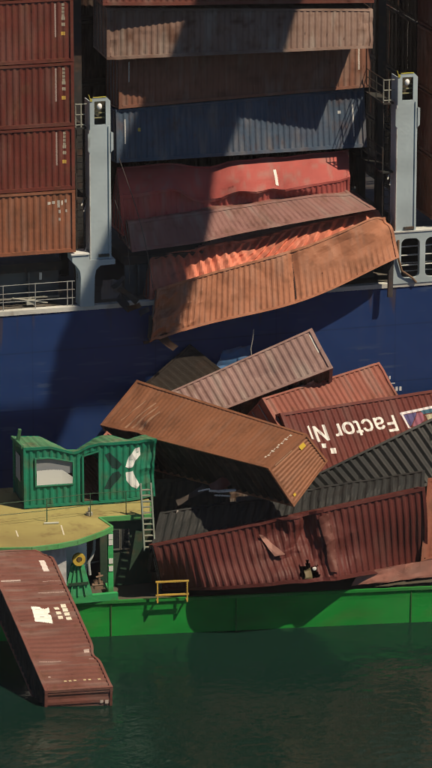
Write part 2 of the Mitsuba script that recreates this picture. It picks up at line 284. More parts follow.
# corners of each fallen container (metres): for s (along), t (up) and w (depth) in 0, 1
Q={'C0':[[-4.57,1.6,23.82],[-4.57,4.04,23.82],[-4.55,1.6,26.29],[-4.55,4.04,26.29],[7.63,1.6,23.28],[7.63,4.04,23.28],[7.6,1.6,25.79],[7.6,4.04,25.79]],
'C1':[[-4.28,2.1,21.32],[-4.28,4.5,21.42],[-4.19,2.4,23.53],[-4.19,4.8,23.63],[7.24,0.5,21.51],[7.24,2.9,21.61],[7.55,1.5,23.03],[7.55,3.9,23.13]],
'C2':[[-3.61,2.7,19.0],[-3.57,5.12,18.71],[-3.54,2.9,21.25],[-3.5,5.32,20.97],[7.78,2.5,19.35],[7.82,4.92,19.07],[7.86,2.8,21.39],[7.9,5.22,21.11]],
'C3':[[-3.77,2.5,16.65],[-3.76,4.92,16.35],[-3.72,2.8,18.94],[-3.71,5.22,18.64],[7.67,2.5,16.65],[7.68,4.92,16.35],[7.6,2.8,19.26],[7.61,5.22,18.96]],
'C4':[[-3.82,1.5,13.62],[-3.82,3.8,13.62],[-3.95,1.3,15.41],[-3.64,3.0,16.31],[6.95,1.5,14.15],[6.95,3.8,14.15],[6.78,1.3,15.48],[7.04,3.0,16.44]],
'C5':[[-3.64,0.5,13.13],[-3.64,2.8,13.23],[-3.66,1.1,14.33],[-3.66,3.4,14.43],[7.43,0.4,14.33],[7.43,2.7,14.43],[6.25,1.2,15.08],[6.25,3.5,15.18]],
'C6':[[-2.95,0.1,11.03],[-2.95,2.3,10.63],[-2.62,1.3,12.68],[-2.62,3.5,12.28],[7.89,0.1,13.6],[7.89,2.3,13.2],[7.82,1.3,14.05],[7.82,3.5,13.65]],
'C7':[[-3.19,-1.1,9.56],[-2.97,1.19,8.76],[-2.75,-0.5,11.71],[-2.53,1.79,10.9],[7.93,-1.2,12.65],[8.16,1.09,11.84],[7.69,-0.5,14.25],[7.91,1.79,13.45]],
'P5':[[-5.71,-1.76,6.13],[-4.46,-1.44,4.18],[-3.82,-0.89,7.76],[-2.39,-0.56,5.76],[-1.58,-13.21,7.23],[-0.36,-12.88,5.36],[0.35,-12.33,8.27],[1.36,-12.01,6.93]],
'F':[[-13.32,-12.5,4.52],[-13.34,-12.38,3.02],[-10.67,-12.85,4.51],[-10.69,-12.73,3.01],[-12.4,-18.9,0.69],[-12.42,-18.78,-0.81],[-9.8,-19.5,0.81],[-9.82,-19.38,-0.69]],
'P2':[[-2.74,-3.3,6.19],[-2.29,-1.7,4.59],[-3.33,-2.4,7.37],[-2.88,-0.8,5.77],[4.33,-3.3,8.32],[4.78,-1.7,6.72],[3.7,-2.2,9.87],[4.15,-0.6,8.27]],
'P1':[[-1.98,-0.9,6.26],[-3.18,-1.2,1.26],[-3.32,-0.55,7.53],[-4.52,-0.85,2.53],[0.13,-0.35,7.8],[-1.07,-0.65,2.8],[-1.24,-0.2,9.0],[-2.44,-0.5,4.0]],
'P3':[[1.49,-5.5,6.07],[0.76,-3.93,4.36],[0.91,-4.0,7.43],[0.17,-2.43,5.72],[7.96,-2.2,6.05],[7.23,-0.63,4.33],[7.18,-1.0,7.75],[6.44,0.57,6.03]],
'P4':[[2.25,-6.0,4.27],[1.93,-3.76,3.37],[1.42,-5.0,7.0],[1.11,-2.76,6.1],[14.55,-4.2,4.47],[14.24,-1.96,3.57],[13.69,-3.2,7.29],[13.37,-0.96,6.38]],
'P6':[[0.26,-10.3,3.85],[0.28,-8.87,1.88],[-0.36,-8.3,4.26],[-0.35,-6.87,2.28],[12.38,-7.5,4.93],[12.4,-6.07,2.96],[11.29,-5.3,7.55],[11.31,-3.87,5.58]],
'P7':[[-6.09,-11.4,3.46],[-6.09,-10.9,2.36],[-5.06,-9.2,4.42],[-5.06,-8.7,3.32],[5.76,-11.6,4.73],[5.76,-11.1,3.63],[6.77,-8.6,5.06],[6.77,-8.1,3.96]],
'P8':[[-5.68,-12.5,1.96],[-5.53,-11.2,1.56],[-6.18,-12.2,4.03],[-6.03,-10.9,3.63],[5.49,-13.9,2.37],[5.64,-12.6,1.97],[5.2,-13.2,5.83],[5.35,-11.9,5.43]],
'P10':[[5.17,-12.9,2.43],[5.47,-11.9,1.53],[5.63,-12.3,5.91],[5.93,-11.3,5.01],[17.79,-12.5,3.06],[18.09,-11.5,2.16],[17.88,-12.0,6.46],[18.18,-11.0,5.56]],
'P11':[[-7.68,-8.0,3.93],[-8.55,-6.45,2.25],[-8.76,-7.2,5.62],[-9.62,-5.65,3.94],[-4.41,-5.2,5.23],[-5.27,-3.65,3.55],[-6.03,-4.2,6.58],[-6.89,-2.65,4.91]],
'P12':[[-6.22,-7.0,2.25],[-6.22,-5.5,1.75],[-5.15,-5.5,4.71],[-5.15,-4.0,4.21],[2.01,-7.5,2.91],[2.01,-6.0,2.41],[2.47,-6.0,4.66],[2.47,-4.5,4.16]],
}

# ------------------------------------------------------------------ water, quay, ship
put('water', (np.array([[-3500, -3500, 0], [3500, -3500, 0], [3500, 3500, 0], [-3500, 3500, 0.0]]), np.array([[0, 1, 2, 3]])), bsdf='water_surface')
labels['water'] = {'label': 'dark green harbour water with small ripples', 'kind': 'structure'}
put('quay', slab(sbox(-400, 37, 400, 900), -5, 3.2), (0.25, 0.24, 0.22)); labels['quay'] = {'label': 'concrete quay on the far side of the ship', 'kind': 'structure'}

SH = thing('container_ship', 'navy blue container ship hull with pale grey lashing bridges and railings', 'ship')
GREY = (0.335, 0.415, 0.455)
hx = np.linspace(-75, 75, 76); hz = np.concatenate([np.linspace(-3, 10.6, 16), [10.82]])
put(SH + '__hull', join([grid(hx, hz, lambda u, v: np.stack([u, 0 * u, v], 1)), beam((-75, 34, -3), (75, 34.2, 10.82)), beam((-75, 0, -3), (-74.8, 34, 10.82)), beam((74.8, 0, -3), (75, 34, 10.82))]), bsdf='hull_paint')
put(SH + '__deck', slab(sbox(-74.7, 0.32, 74.7, 33.9), 10.7, 10.93), (0.10, 0.11, 0.10), rust=0.5)
put(SH + '__gunwale', beam((-75, -0.05, 10.825), (75, 0.30, 11.02), 30), (0.46, 0.48, 0.46), rust=0.15, seed=2)
# railing along the deck edge on the left
RL = SH + '__railing'; rk = thing_key = None
posts = [-18.0 + 1.42 * i for i in range(9)]
for i, x in enumerate(posts + [-6.42]):
    put(SH + '__railing_post', rod((x, 0.12, 11.02), (x, 0.12, 12.12), 0.022), (0.28, 0.30, 0.30))
for z in (11.38, 11.75, 12.12):
    put(SH + '__railing_bar', rod((-19, 0.12, z), (-6.30, 0.12, z), 0.018), (0.28, 0.30, 0.30))
for x in (10.2, 11.6, 13.0, 14.4): put(SH + '__railing_post', rod((x, 0.55, 11.02), (x, 0.55, 12.12), 0.026), (0.5, 0.52, 0.5))
for z in (11.38, 11.75, 12.12): put(SH + '__railing_bar', rod((8.2, 0.55, z), (15, 0.55, z), 0.022), (0.5, 0.52, 0.5))
# hatch coaming and hatch covers inboard of the walkway
for (xa, xb) in ((-20.0, -6.7), (-3.7, 7.7), (9.9, 24.0)):
    put(SH + '__hatch_coaming', beam((xa, 1.5, 10.93), (xb, 1.62, 12.35), 8), (0.085, 0.105, 0.115), rust=0.4)
    put(SH + '__hatch_cover', beam((xa - 0.1, 1.25, 12.36), (xb + 0.1, 20, 12.75), 8), (0.022, 0.026, 0.028), rust=0.2, dust=.05)
    for k in range(int((xb - xa) / 1.9)):
        put(SH + '__coaming_stay', plate(Polygon([(xa + 0.5 + 1.9 * k, 10.94), (xa + 0.56 + 1.9 * k, 10.94), (xa + 0.56 + 1.9 * k, 12.34), (xa + 0.5 + 1.9 * k, 12.34)]), 1.2, 1.498), (0.085, 0.105, 0.115))
put(SH + '__pipe', rod((-20, 0.95, 11.28), (-6.8, 0.95, 11.28), 0.05), (0.16, 0.165, 0.15)); put(SH + '__pipe', rod((-20, 1.15, 11.22), (-6.8, 1.15, 11.22), 0.05), (0.14, 0.15, 0.14))
put(SH + '__deck_fitting', join([beam((-8.3, 0.72, 11.02), (-7.9, 0.95, 11.22)), rod((-8.9, 0.85, 11.35), (-7.4, 0.6, 11.10), 0.035), rod((-8.25, 0.8, 11.2), (-8.1, 0.75, 11.34), 0.04)]), (0.34, 0.35, 0.31))
put(SH + '__warning_plate', beam((-7.62, 1.18, 12.0), (-7.50, 1.195, 12.32)), (0.62, 0.62, 0.58), bsdf='clean')

# lashing bridges
def lashing_bridge(x0, zb, ztop, side):
    """x0: left edge of the outboard column. Everything of the bridge is a child of the ship."""
    w = 1.03; k = put(SH + '__lashing_bridge', join([
        plate(Polygon([(x0 + .06, zb), (x0 + w - .06, zb), (x0 + w - .06, ztop - .16), (x0 + w - .22, ztop), (x0 + .20, ztop), (x0 + .06, ztop - .14)],
                      [[(x0 + .26, ztop - 1.18), (x0 + .76, ztop - 1.18), (x0 + .76, ztop - .16), (x0 + .26, ztop - .16)]]), 0.0, 0.05),
        beam((x0 + .06, 0.052, zb), (x0 + .10, 0.9, ztop - .15), 1, 2), beam((x0 + w - .10, 0.052, zb), (x0 + w - .06, 0.9, ztop - .17), 1, 2),
        beam((x0 + .11, 0.86, zb), (x0 + w - .11, 0.9, ztop - 1.3), 1, 2)]), GREY, seed=5, rust=0.08, dust=0.1, bsdf='coated')
    put(k + '__flange', beam((x0 + w - .17, -0.055, zb), (x0 + w - .13, -0.003, ztop - 1.25), 6, 2), GREY, seed=6, rust=0.05, bsdf='coated')
    put(k + '__flange', beam((x0 + .02, -0.02, zb), (x0 + .056, 0.12, ztop - 1.4), 6, 2), (0.5, 0.53, 0.53), seed=6, rust=0.1)
    for zz in (ztop - 1.55,):
        put(k + '__lug_plate', plate(Polygon([(x0 - .04, zz), (x0 + .056, zz + .05), (x0 + .056, zz - .85), (x0 - .04, zz - .75)]), -0.045, -0.022), GREY)
        put(k + '__lug_plate', plate(Polygon([(x0 + w - .058, zz + .05), (x0 + w + .05, zz), (x0 + w + .05, zz - .75), (x0 + w - .058, zz - .85)]), -0.045, -0.022), GREY)
    for zz in (ztop - .52, ztop - .72, ztop - .93): put(k + '__window_bar', beam((x0 + .262, 0.16, zz), (x0 + .758, 0.20, zz + .05)), (0.22, 0.22, 0.12), rust=0.5)
    put(k + '__window_back', beam((x0 + .11, 0.5, ztop - 1.25), (x0 + w - .11, 0.53, ztop - .2)), (0.035, 0.04, 0.03), rust=0.6)
    m = trimesh.creation.icosphere(2, 0.11); v = np.array(m.vertices) * [1, .8, 1.15]; v[:, 2] -= np.clip(-v[:, 2], 0, 1) * .25
    put(k + '__floodlight', (v + [x0 + .50, 0.06, ztop - .38], m.faces), (0.85, 0.87, 0.86), bsdf='clean', smooth=True)
    put(k + '__yellow_trim', join([beam((x0 + .06, -0.03, ztop - .15), (x0 + .16, -0.003, ztop - .02)), beam((x0 + .2, -0.02, ztop + .003), (x0 + w - .25, 0.05, ztop + .035)), rod((x0 + .1, .03, ztop - .1), (x0 + .02, .03, ztop + .15), .02)]), (0.42, 0.38, 0.05), seed=3)
    put(k + '__drain_scupper', beam((x0 + .40, -0.075, zb + .10), (x0 + .86, -0.003, zb + .22)), (0.05, 0.055, 0.05))
    # inner frames and walkways across the ship
    for y in (2.9, 5.6, 8.3):
        put(k + '__inner_column', beam((x0 + .1, y, 10.93), (x0 + .45, y + .35, ztop + 8.0), 1, 2), (0.028, 0.032, 0.034), rust=.1, dust=.02)
    for z in (zb + 2.7, ztop - 1.30):
        put(k + '__walkway', beam((x0 - .52, 0.25, z - .08), (x0 - .03, 11, z)), (0.03, 0.033, 0.033), dust=.02)
        for y in (0.3, 1.3, 2.3, 3.3): put(k + '__guard_post', rod((x0 - .5, y, z), (x0 - .5, y, z + 1.05), .03), (0.26, 0.28, 0.25) if y < 1 and z > zb + 4 else (0.035, 0.038, 0.036), dust=.02)
        for zz in (.35, .7, 1.05): put(k + '__guard_bar', rod((x0 - .5, 0.28, z + zz), (x0 - .5, 10, z + zz), .02), (0.035, 0.038, 0.036), dust=.02)
        if z > zb + 4:
            for zz in (.1, .55, 1.0): put(k + '__guard_bar', rod((x0 - .5, 0.28, z + zz), (x0 + .0, 0.28, z + zz), .028), (0.26, 0.28, 0.25))
            put(k + '__guard_post', rod((x0 - .26, 0.28, z), (x0 - .26, 0.28, z + 1.0), .035), (0.28, 0.30, 0.26))
    for z in np.arange(zb, ztop - 1.4, .3): put(k + '__ladder_rung', rod((x0 - .42, 0.5, z), (x0 - .12, 0.5, z), .012), (0.05, 0.05, 0.045))
    for x in (-.42, -.12): put(k + '__ladder_rail', rod((x0 + x, 0.5, zb - 1), (x0 + x, 0.5, ztop - 1.3), .018), (0.05, 0.05, 0.045))
    for x, z in ((-.2, zb + 2.1), (-.3, zb + 2.35), (-.15, zb + .35)): put(k + '__lashing_rod', rod((x0 + x, .2, z), (x0 + x + .2, .5, z + .25), .03), (0.45, 0.45, 0.42))
    return k
BL_ = lashing_bridge(-5.66, 13.05, 20.14, -1)
BR_ = lashing_bridge(8.18, 13.32, 20.40, 1)
def arch(cx, z0, z1, w, r):
    return sbox(cx + r, z0 + r, cx + w - r, z1 - r).buffer(r, quad_segs=6)
# pedestal on the left: a beam with curved brackets on a narrow pillar
ped = Polygon([(-6.46, 13.30), (-6.46, 13.02), (-6.30, 12.86), (-6.12, 12.6), (-6.08, 12.3), (-6.12, 10.99), (-5.50, 10.99), (-5.46, 12.3), (-5.40, 12.6), (-5.20, 12.78), (-4.55, 12.80), (-4.55, 13.02), (-5.0, 13.03), (-5.68, 13.04), (-5.70, 13.30)])
put(SH + '__pedestal', plate(ped, -0.09, 0.75), GREY, seed=8, rust=0.1, bsdf='coated')
put(SH + '__pedestal_cap', beam((-6.5, -0.14, 13.302), (-5.70, 0.8, 13.36)), (0.5, 0.53, 0.53))
side = sbox(8.10, 10.99, 15.5, 13.31)
for cx in (8.46, 9.58, 10.70, 11.82, 12.94, 14.06): side = side.difference(arch(cx, 11.22, 13.02, 0.86, 0.26))
put(SH + '__bulwark', plate(side, -0.09, 0.10), GREY, seed=9, rust=0.1, bsdf='coated')
put(SH + '__bulwark_cap', beam((8.05, -0.13, 13.312), (15.5, 0.5, 13.37), 6), (0.5, 0.53, 0.52))
for cx in (9.45, 10.57): put(SH + '__bulwark_rib', beam((cx - .02, .11, 11.0), (cx + .02, .5, 13.3), 1, 2), GREY)
for z in (11.7, 12.15, 12.55): put(SH + '__bulwark_bar', rod((8.2, 0.35, z), (15.4, 0.35, z), .03), (0.5, 0.52, 0.5))
put(SH + '__bulwark_pipe', poly_rods([(8.30, -.16, 13.0), (8.28, -.2, 12.2), (8.46, -.2, 11.6), (8.95, -.18, 11.25), (9.15, -.15, 11.02)], .05), (0.16, 0.10, 0.06))
# marks on the hull plating (small white lettering and a line, too small to read)
hm = []
for (x, z, n, s) in ((7.72, 6.62, 3, .10), (7.95, 6.05, 4, .13)):
    for i in range(n): hm.append(beam((x + i * s * 1.35, -0.008, z), (x + i * s * 1.35 + s * .8, -0.003, z + s * 1.5)))
hm.append(beam((7.86, -0.008, 6.40), (8.28, -0.003, 6.44)))
put(SH + '__hull_marking', join(hm), (0.55, 0.58, 0.62), bsdf='marking')
# bare scraped sheet hanging by the hull, blue, with a rope
rp = thing('rope_end', 'pale frayed rope dangling from the bent orange container over the blue sheet', 'rope')
put(rp, poly_rods([(1.50, -.75, 9.6), (1.46, -.72, 9.15), (1.38, -.7, 8.7), (1.42, -.72, 8.3), (1.33, -.7, 7.9)], .022), (0.34, 0.34, 0.32))

# ------------------------------------------------------------------ standing containers of the neighbouring bays
MAROON, BROWN, GB = (0.118, 0.030, 0.023), (0.225, 0.088, 0.050), 'containers standing upright in the neighbouring bays'
def code(c, x, z, seed=0, small=False):
    """The vertical data strip and code column near the right end of a side wall (illegibly small)."""
    r = np.random.default_rng(seed); n = c.L - x
    c.rects('data_strip', [(x - .02, z - 1.45, x + .04, z)], (0.34, 0.27, 0.25))
    c.rects('code_column', [(x + .30, z - .12 - .155 * i, x + .40, z - .155 * i) for i in range(4)] + [(x + .28, z - .72 - .26 * i, x + .42, z - .58 - .26 * i) for i in range(2)], (0.40, 0.36, 0.28))
    c.rects('sticker', [(x + .26, z - 1.38, x + .42, z - 1.22)], (0.55, 0.36, 0.08))
NM = ['dark red container, topmost in view in the left stack', 'dark red container, second from the top in the left stack', 'dark red container, third from the top in the left stack', 'dark red container at the left edge directly above the light brown one']
for i, z in enumerate((24.56, 21.78, 19.00, 16.22)):
    c = Container('shipping_container', NM[i], upright(-6.28 - 12.19, 0.0, z), [MAROON, MAROON, (0.112, 0.026, 0.020), (0.122, 0.029, 0.022)][i], H=2.74, seed=20 + i, group=GB, dust=0.12, rust=0.25)
    code(c, 11.40, 2.52, i)
c = Container('shipping_container', 'light brown container at the bottom of the standing stack on the left, above the railing', upright(-6.28 - 12.19, 0.0, 13.44), BROWN, H=2.74, seed=25, group=GB, dust=0.3, rust=0.15)
c.rects('code_column', [(10.98, 2.15, 11.12, 2.27), (11.17, 2.17, 11.30, 2.30), (11.42, 2.0, 11.52, 2.32), (11.58, 2.1, 11.66, 2.3), (11.74, 2.2, 11.82, 2.34), (11.46, 1.75, 11.55, 1.9), (11.76, 1.78, 11.83, 1.9), (11.46, 1.42, 11.54, 1.54)], (0.5, 0.47, 0.42))
LEV = ['topmost in view', 'second in view', 'third in view', 'fourth in view', 'lowest level']; ROW = {2.75: 'second', 5.35: 'third', 7.95: 'fourth'}
for i, z in enumerate((24.9, 22.12, 19.3, 16.5, 13.7)):
    Container('shipping_container', f'brown container sliver at the right frame edge beside the grey column, {LEV[i]}', upright(9.98, 0.15, z), [(0.13, .045, .03), (0.10, .03, .022), (0.16, .06, .035), (0.12, .04, .03), (0.15, .055, .035)][i], H=2.74, simple=True, seed=30 + i, group='brown containers right of the right lashing bridge', rows=6, bars=False)
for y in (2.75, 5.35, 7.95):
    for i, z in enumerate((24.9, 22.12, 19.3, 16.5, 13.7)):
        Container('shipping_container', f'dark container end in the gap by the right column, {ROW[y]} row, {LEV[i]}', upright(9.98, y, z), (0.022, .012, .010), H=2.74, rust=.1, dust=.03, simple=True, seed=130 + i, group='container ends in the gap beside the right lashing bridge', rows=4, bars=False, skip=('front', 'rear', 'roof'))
for i, z in enumerate((25.2, 22.4, 19.6, 16.8, 14.0)):
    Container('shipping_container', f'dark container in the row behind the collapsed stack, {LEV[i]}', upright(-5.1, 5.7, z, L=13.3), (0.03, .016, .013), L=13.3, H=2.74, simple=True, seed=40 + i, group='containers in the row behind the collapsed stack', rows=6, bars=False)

# ------------------------------------------------------------------ the collapsed stack
Container('shipping_container', 'dark red container at the very top of the collapsed stack, cut by the frame', Q['C0'], (0.14, 0.045, 0.035), seed=50, dust=0.3, dents=[('g', (3, 0, 0), (3, 2, 1), (0, .05, -.05))])
Container('shipping_container', 'faded grey brown container with rusty ends, second from the top of the collapsed stack', Q['C1'], (0.165, 0.105, 0.085), seed=51, rust=0.75, dust=0.55, H=2.3,
    dents=[('c', (6, 0, 1.2), (5, 1, 1), .07, (.7, .5, 1.2), 3), ('c', (0, 0, 0), (1, 1, 3), .12, (1.5, 1.5, 1.5), 7), ('c', (12.2, 0, 1), (.8, 1, 3), .12, (1.5, 1.5, 1.5), 8)])
c = Container('shipping_container', 'rusty brown container wedged right above the blue one in the collapsed stack', Q['C2'], (0.185, 0.085, 0.058), seed=52, rust=0.4, dust=0.3, dents=[('c', (10, 0, 1), (2, 1, 1.5), .06, (.8, .5, 1), 4)])
c.rects('data_strip', [(11.62, 1.0, 11.70, 2.3), (.45, 1.3, .52, 2.3)], (0.45, 0.42, 0.38))
c = Container('shipping_container', 'dark blue grey container in the middle of the collapsed stack', Q['C3'], (0.056, 0.087, 0.134), seed=53, rust=0.18, dust=0.35, dents=[('c', (6, 0, 1.2), (6, 1, 1.2), .035, (.5, .5, .9), 9)])
c.rects('data_strip', [(11.55, .5, 11.63, 1.9), (.4, .9, .46, 2.1)], (0.45, 0.47, 0.48)); c.rects('sticker', [(10.85, 1.55, 10.98, 1.68)], (.6, .62, .6)); c.rects('yellow_sticker', [(1.05, 1.45, 1.18, 1.62)], (.5, .38, .08))
c = Container('shipping_container', 'bright red container with a bulging smooth roof and crumpled side below the blue one', Q['C4'], (0.345, 0.082, 0.074), H=1.6, seed=54, rust=0.10, dust=0.35, bsdf='coated', roof_flat=True, rows=16,
    dents=[('g', (4.6, 0, 1.5), (1.1, 2.2, .9), (0, .25, -.62)), ('g', (2.2, .4, 1.6), (1.0, 1.5, .6), (0, -.1, .25)), ('g', (6.6, .2, 1.6), (1.2, 1.2, .6), (0, -.35, .12)), ('g', (9.2, .2, 1.6), (1.4, 1.0, .6), (0, -.3, .12)), ('g', (7.8, .1, 1.5), (.6, 1.2, .5), (0, .15, -.25)),
           ('c', (5.5, 1, 1.4), (6, 1.6, 1.2), .12, (.6, .9, .9), 5), ('k', (5.5, .4, 1.4), (5.5, 1.8, .9), .52, 1.5, 5), ('g', (12.2, 0, .8), (.7, 2, 2), (-.3, .3, 0))])
c.roof_rect('white_sticker', 8.05, .35, .14, 1.25, (.75, .72, .68))
Container('shipping_container', 'flattened dusty mauve container with a sagging edge, above the torn orange red one', Q['C5'], (0.205, 0.095, 0.085), H=1.3, seed=55, rust=0.15, dust=0.5, rows=14, face_depth=0.012, roof_flat=True,
    dents=[('c', (6, 0, .6), (7, 1.2, .9), .10, (.5, .5, .9), 11), ('g', (12.0, 0, 1.2), (.9, 2, .5), (0, .1, -.25)), ('g', (3, 0, .2), (2, 1.5, .5), (0, -.12, -.1))])
Container('shipping_container', 'orange red container torn open into bright pleats, on top of the bent orange one', Q['C6'], (0.52, 0.175, 0.115), H=1.8, seed=56, rust=0.06, dust=0.35, rows=24, face_depth=.015,
    dents=[('p', (3.2, 0, 1.0), (2.6, 2, 1.4), .24, .46, .25), ('p', (6.4, 0, .8), (1.7, 2, 1.4), .34, .52, -1.0), ('p', (9.6, 0, .8), (2.6, 2, 1.4), .24, .62, -.5), ('k', (4.5, 0, .9), (5, 2, 1.6), .14, 1.4, 3), ('c', (6, 0, .9), (7, 1.2, 1.2), .14, (.7, .5, 1.1), 13), ('g', (5.6, 0, 1.5), (1.6, 2, .8), (0, .35, -.25)), ('g', (2.3, 0, 1.4), (1.0, 2, .8), (0, .2, -.1))])
c = Container('shipping_container', 'orange brown container bent like a banana, hanging over the ship side below the collapsed stack', Q['C7'], (0.335, 0.142, 0.080), seed=57, rust=0.10, dust=0.22, rows=22, roof_flat=True,
    dents=[('s', (9.9, 0, 2.1), (3.0, 1, 1.35)), ('g', (7.6, 0, .2), (4.2, 3, 2.2), (0, -.12, -.80)), ('g', (11.6, -.1, 2.1), (2.2, 2, 1.2), (0, -.30, .30)), ('g', (12.19, .3, 2.59), (.5, 2, .5), (-.22, .25, -.30)), ('g', (12.3, 0, 1.3), (.6, 3, 2.0), (.12, .35, 0)),
           ('c', (9.8, 0, 2.0), (2.8, 1.5, 1.1), .12, (.5, .5, .8), 17), ('k', (9.5, 0, 1.8), (3, 1.2, 1.1), .14, 1.5, 6), ('c', (.2, 0, 1), (1.5, 2, 2.2), .60, (1.3, 1.3, 1.3), 19), ('g', (7.05, 0, 1.6), (.16, 1, 2.2), (0, .12, 0)), ('k', (4, 0, 1.3), (3, 1.2, 1.5), .16, 1.7, 21)])
c.rects('seam_strip', [(7.02, .25, 7.10, 2.35)], (0.05, 0.025, 0.018))
# torn sheets hanging at the left end of the bent container, and scrap on the deck edge
def scrap(key, label, cat, pts, amp, seed, color, n=10, group=None, th=0.02):
    """A torn sheet of steel over four corners (bl, br, tr, tl), crumpled, with real thickness."""
    b = np.array(pts, float); uu = np.linspace(0, 1, n)
    def fn(u, v):
        P = (1 - u)[:, None] * ((1 - v)[:, None] * b[0] + v[:, None] * b[3]) + u[:, None] * ((1 - v)[:, None] * b[1] + v[:, None] * b[2])
        N = np.cross(b[1] - b[0], b[3] - b[0]); N /= np.linalg.norm(N)
        P = P + amp * (np.abs(2 * meshkit.noise(P * 1.6 + seed, seed) - 1) - .4)[:, None] * N
        e = np.minimum.reduce([u, 1 - u, v, 1 - v]) < 1e-6
        return P + e[:, None] * amp * 0.8 * (np.stack([meshkit.noise(P * 3 + k * 9, seed + k) for k in range(3)], 1) - .5)
    v, f = grid(uu, uu, fn)
    N = np.cross(b[1] - b[0], b[3] - b[0]); N /= np.linalg.norm(N); nv = len(v)
    ring = [i * n for i in range(n)] + [(n - 1) * n + j for j in range(1, n)] + [i * n + n - 1 for i in range(n - 2, -1, -1)] + [j for j in range(n - 2, 0, -1)]
    side = [[ring[i], ring[(i + 1) % len(ring)], ring[(i + 1) % len(ring)] + nv, ring[i] + nv] for i in range(len(ring))]
    k = thing(key, label, cat, group); put(k, (np.vstack([v, v - N * th]), np.vstack([f, f[:, ::-1] + nv, side])), color, seed=seed, dust=0.3)
    return k
SG = 'torn steel scraps at the left end of the bent orange container'
scrap('torn_sheet', 'grey torn steel sheet with pale marks hanging on the deck edge near the left pedestal', 'scrap', [(-5.2, -.25, 11.3), (-4.3, -.35, 11.25), (-4.25, -.2, 12.1), (-5.15, -.15, 12.15)], .25, 3, (0.10, 0.085, 0.085))
rs = np.random.default_rng(77); ORD = ['uppermost', 'second', 'third', 'fourth', 'fifth', 'sixth', 'seventh', 'lowest']
for q in range(8):
    t = q / 7.0; x, z = -4.5 + 1.9 * t + rs.normal(0, .15), 12.1 - 2.7 * t + rs.normal(0, .15); y = -.25 - .75 * t; a = rs.uniform(0, 3.1); L_, W_ = rs.uniform(.25, .6), rs.uniform(.06, .18)
    e1, e2 = np.array([math.cos(a), .3 * rs.normal(), math.sin(a)]) * L_, np.array([-math.sin(a), .4 * rs.normal(), math.cos(a)]) * W_; o = np.array([x, y, z])
    scrap('steel_scrap', f'{ORD[q]} of the dark torn steel scraps at the left end of the bent orange container', 'scrap', [o - e1 - e2, o + e1 - e2, o + e1 + e2, o - e1 + e2], .16, 100 + q, [(.03, .03, .035), (.05, .045, .042), (.02, .02, .022), (.05, .03, .022)][q % 4], n=7, group='torn steel scraps at the left end of the bent container')
scrap('blue_sheet', 'streaky blue sheet hanging against the ship side above the pale mauve container', 'sheet', [(-.20, -.10, 7.3), (1.45, -.12, 7.4), (1.55, -.06, 8.72), (.30, -.05, 8.55)], .13, 26, (0.06, 0.155, 0.33), n=24)
k = thing('twisted_post', 'dark twisted steel post hanging down at the right end of the bent orange container', 'post'); put(k, join([bar((7.86, -.5, 12.6), (7.80, -.55, 10.55), .22, .12, (0, 1, 0)), rod((8.0, -.4, 12.8), (7.7, -.6, 11.8), .05)]), (0.03, 0.03, 0.035))
for i, (a, b) in enumerate((((-4.4, -.2, 17.5), (-3.1, -.7, 11.8)), ((-4.5, .2, 15.6), (-4.1, -.5, 12.0)))):
    k = thing('loose_cable', ('long loose cable trailing down the dark left end of the collapsed stack', 'shorter loose cable beside the left grey column in the dark')[i], 'cable', 'cables trailing at the left end of the collapsed stack'); a, b = np.array(a), np.array(b)
    put(k, poly_rods([a + (b - a) * t + np.array([.25 * math.sin(3 * t), -.1, -.5 * t * (1 - t)]) for t in np.linspace(0, 1, 9)], .016), (0.07, 0.065, 0.06))

# ------------------------------------------------------------------ the pile on the barge
GP = 'shipping containers piled on the barge'
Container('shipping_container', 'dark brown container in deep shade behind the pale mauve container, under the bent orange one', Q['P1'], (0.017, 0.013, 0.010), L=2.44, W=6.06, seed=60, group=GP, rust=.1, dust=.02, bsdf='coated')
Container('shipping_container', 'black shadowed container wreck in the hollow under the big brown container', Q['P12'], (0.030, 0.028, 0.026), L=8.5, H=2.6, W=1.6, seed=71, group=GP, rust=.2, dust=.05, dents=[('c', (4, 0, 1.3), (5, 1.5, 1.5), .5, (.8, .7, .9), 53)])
c = Container('shipping_container', 'pale mauve grey ribbed container leaning on the ship side behind the big brown one', Q['P2'], (0.225, 0.140, 0.128), L=6.6, H=2.44, seed=61, group=GP, rust=0.10, dust=0.5, rows=16, depth=.04,
    dents=[('g', (4.1, 0, 1.1), (.5, 1.5, .45), (0, .18, 0)), ('c', (4, 0, 1.3), (3, 1.5, 1.2), .07, (.6, .5, .8), 23)])
c.rects('data_strip', [(6.38, 1.1, 6.44, 2.2)], (.5, .5, .47))
v_, f_ = join([beam((x, 0.5, -0.012), (x + w, 0.5 + h, -0.004)) for x, w, h in [(3.6, .22, .5), (3.95, .2, .62), (4.3, .25, .45), (4.75, .25, .6), (5.15, .2, .5), (5.5, .3, .62)]]); c.part('faded_lettering', (v_, f_), color=(.13, .12, .12), bsdf='marking')
Container('shipping_container', 'red ribbed container upright against the ship side behind the lettered maroon one', Q['P3'], (0.215, 0.072, 0.052), L=8.0, seed=62, group=GP, rust=0.15, dust=0.3, period=.34, depth=.06, dents=[('c', (8, 0, 2.3), (1.6, 1, .9), .10, (1.5, 1, 1.5), 31)])
c = Container('shipping_container', 'maroon container lying upside down with large white letters on its side', Q['P4'], (0.120, 0.028, 0.023), H=2.75, seed=63, group=GP, rust=0.10, dust=0.12, bsdf='coated', dents=[('c', (3, 0, 1.3), (3, 1, 1.3), .05, (.6, .6, .9), 33)])
c.text('lettering', 'Factor', 5.12, 1.98, 0.62, (.74, .73, .70), True, 180, stretch=1.16); c.text('lettering', 'N', 1.86, 2.02, 0.62, (.74, .73, .70), True, 180, stretch=1.1)
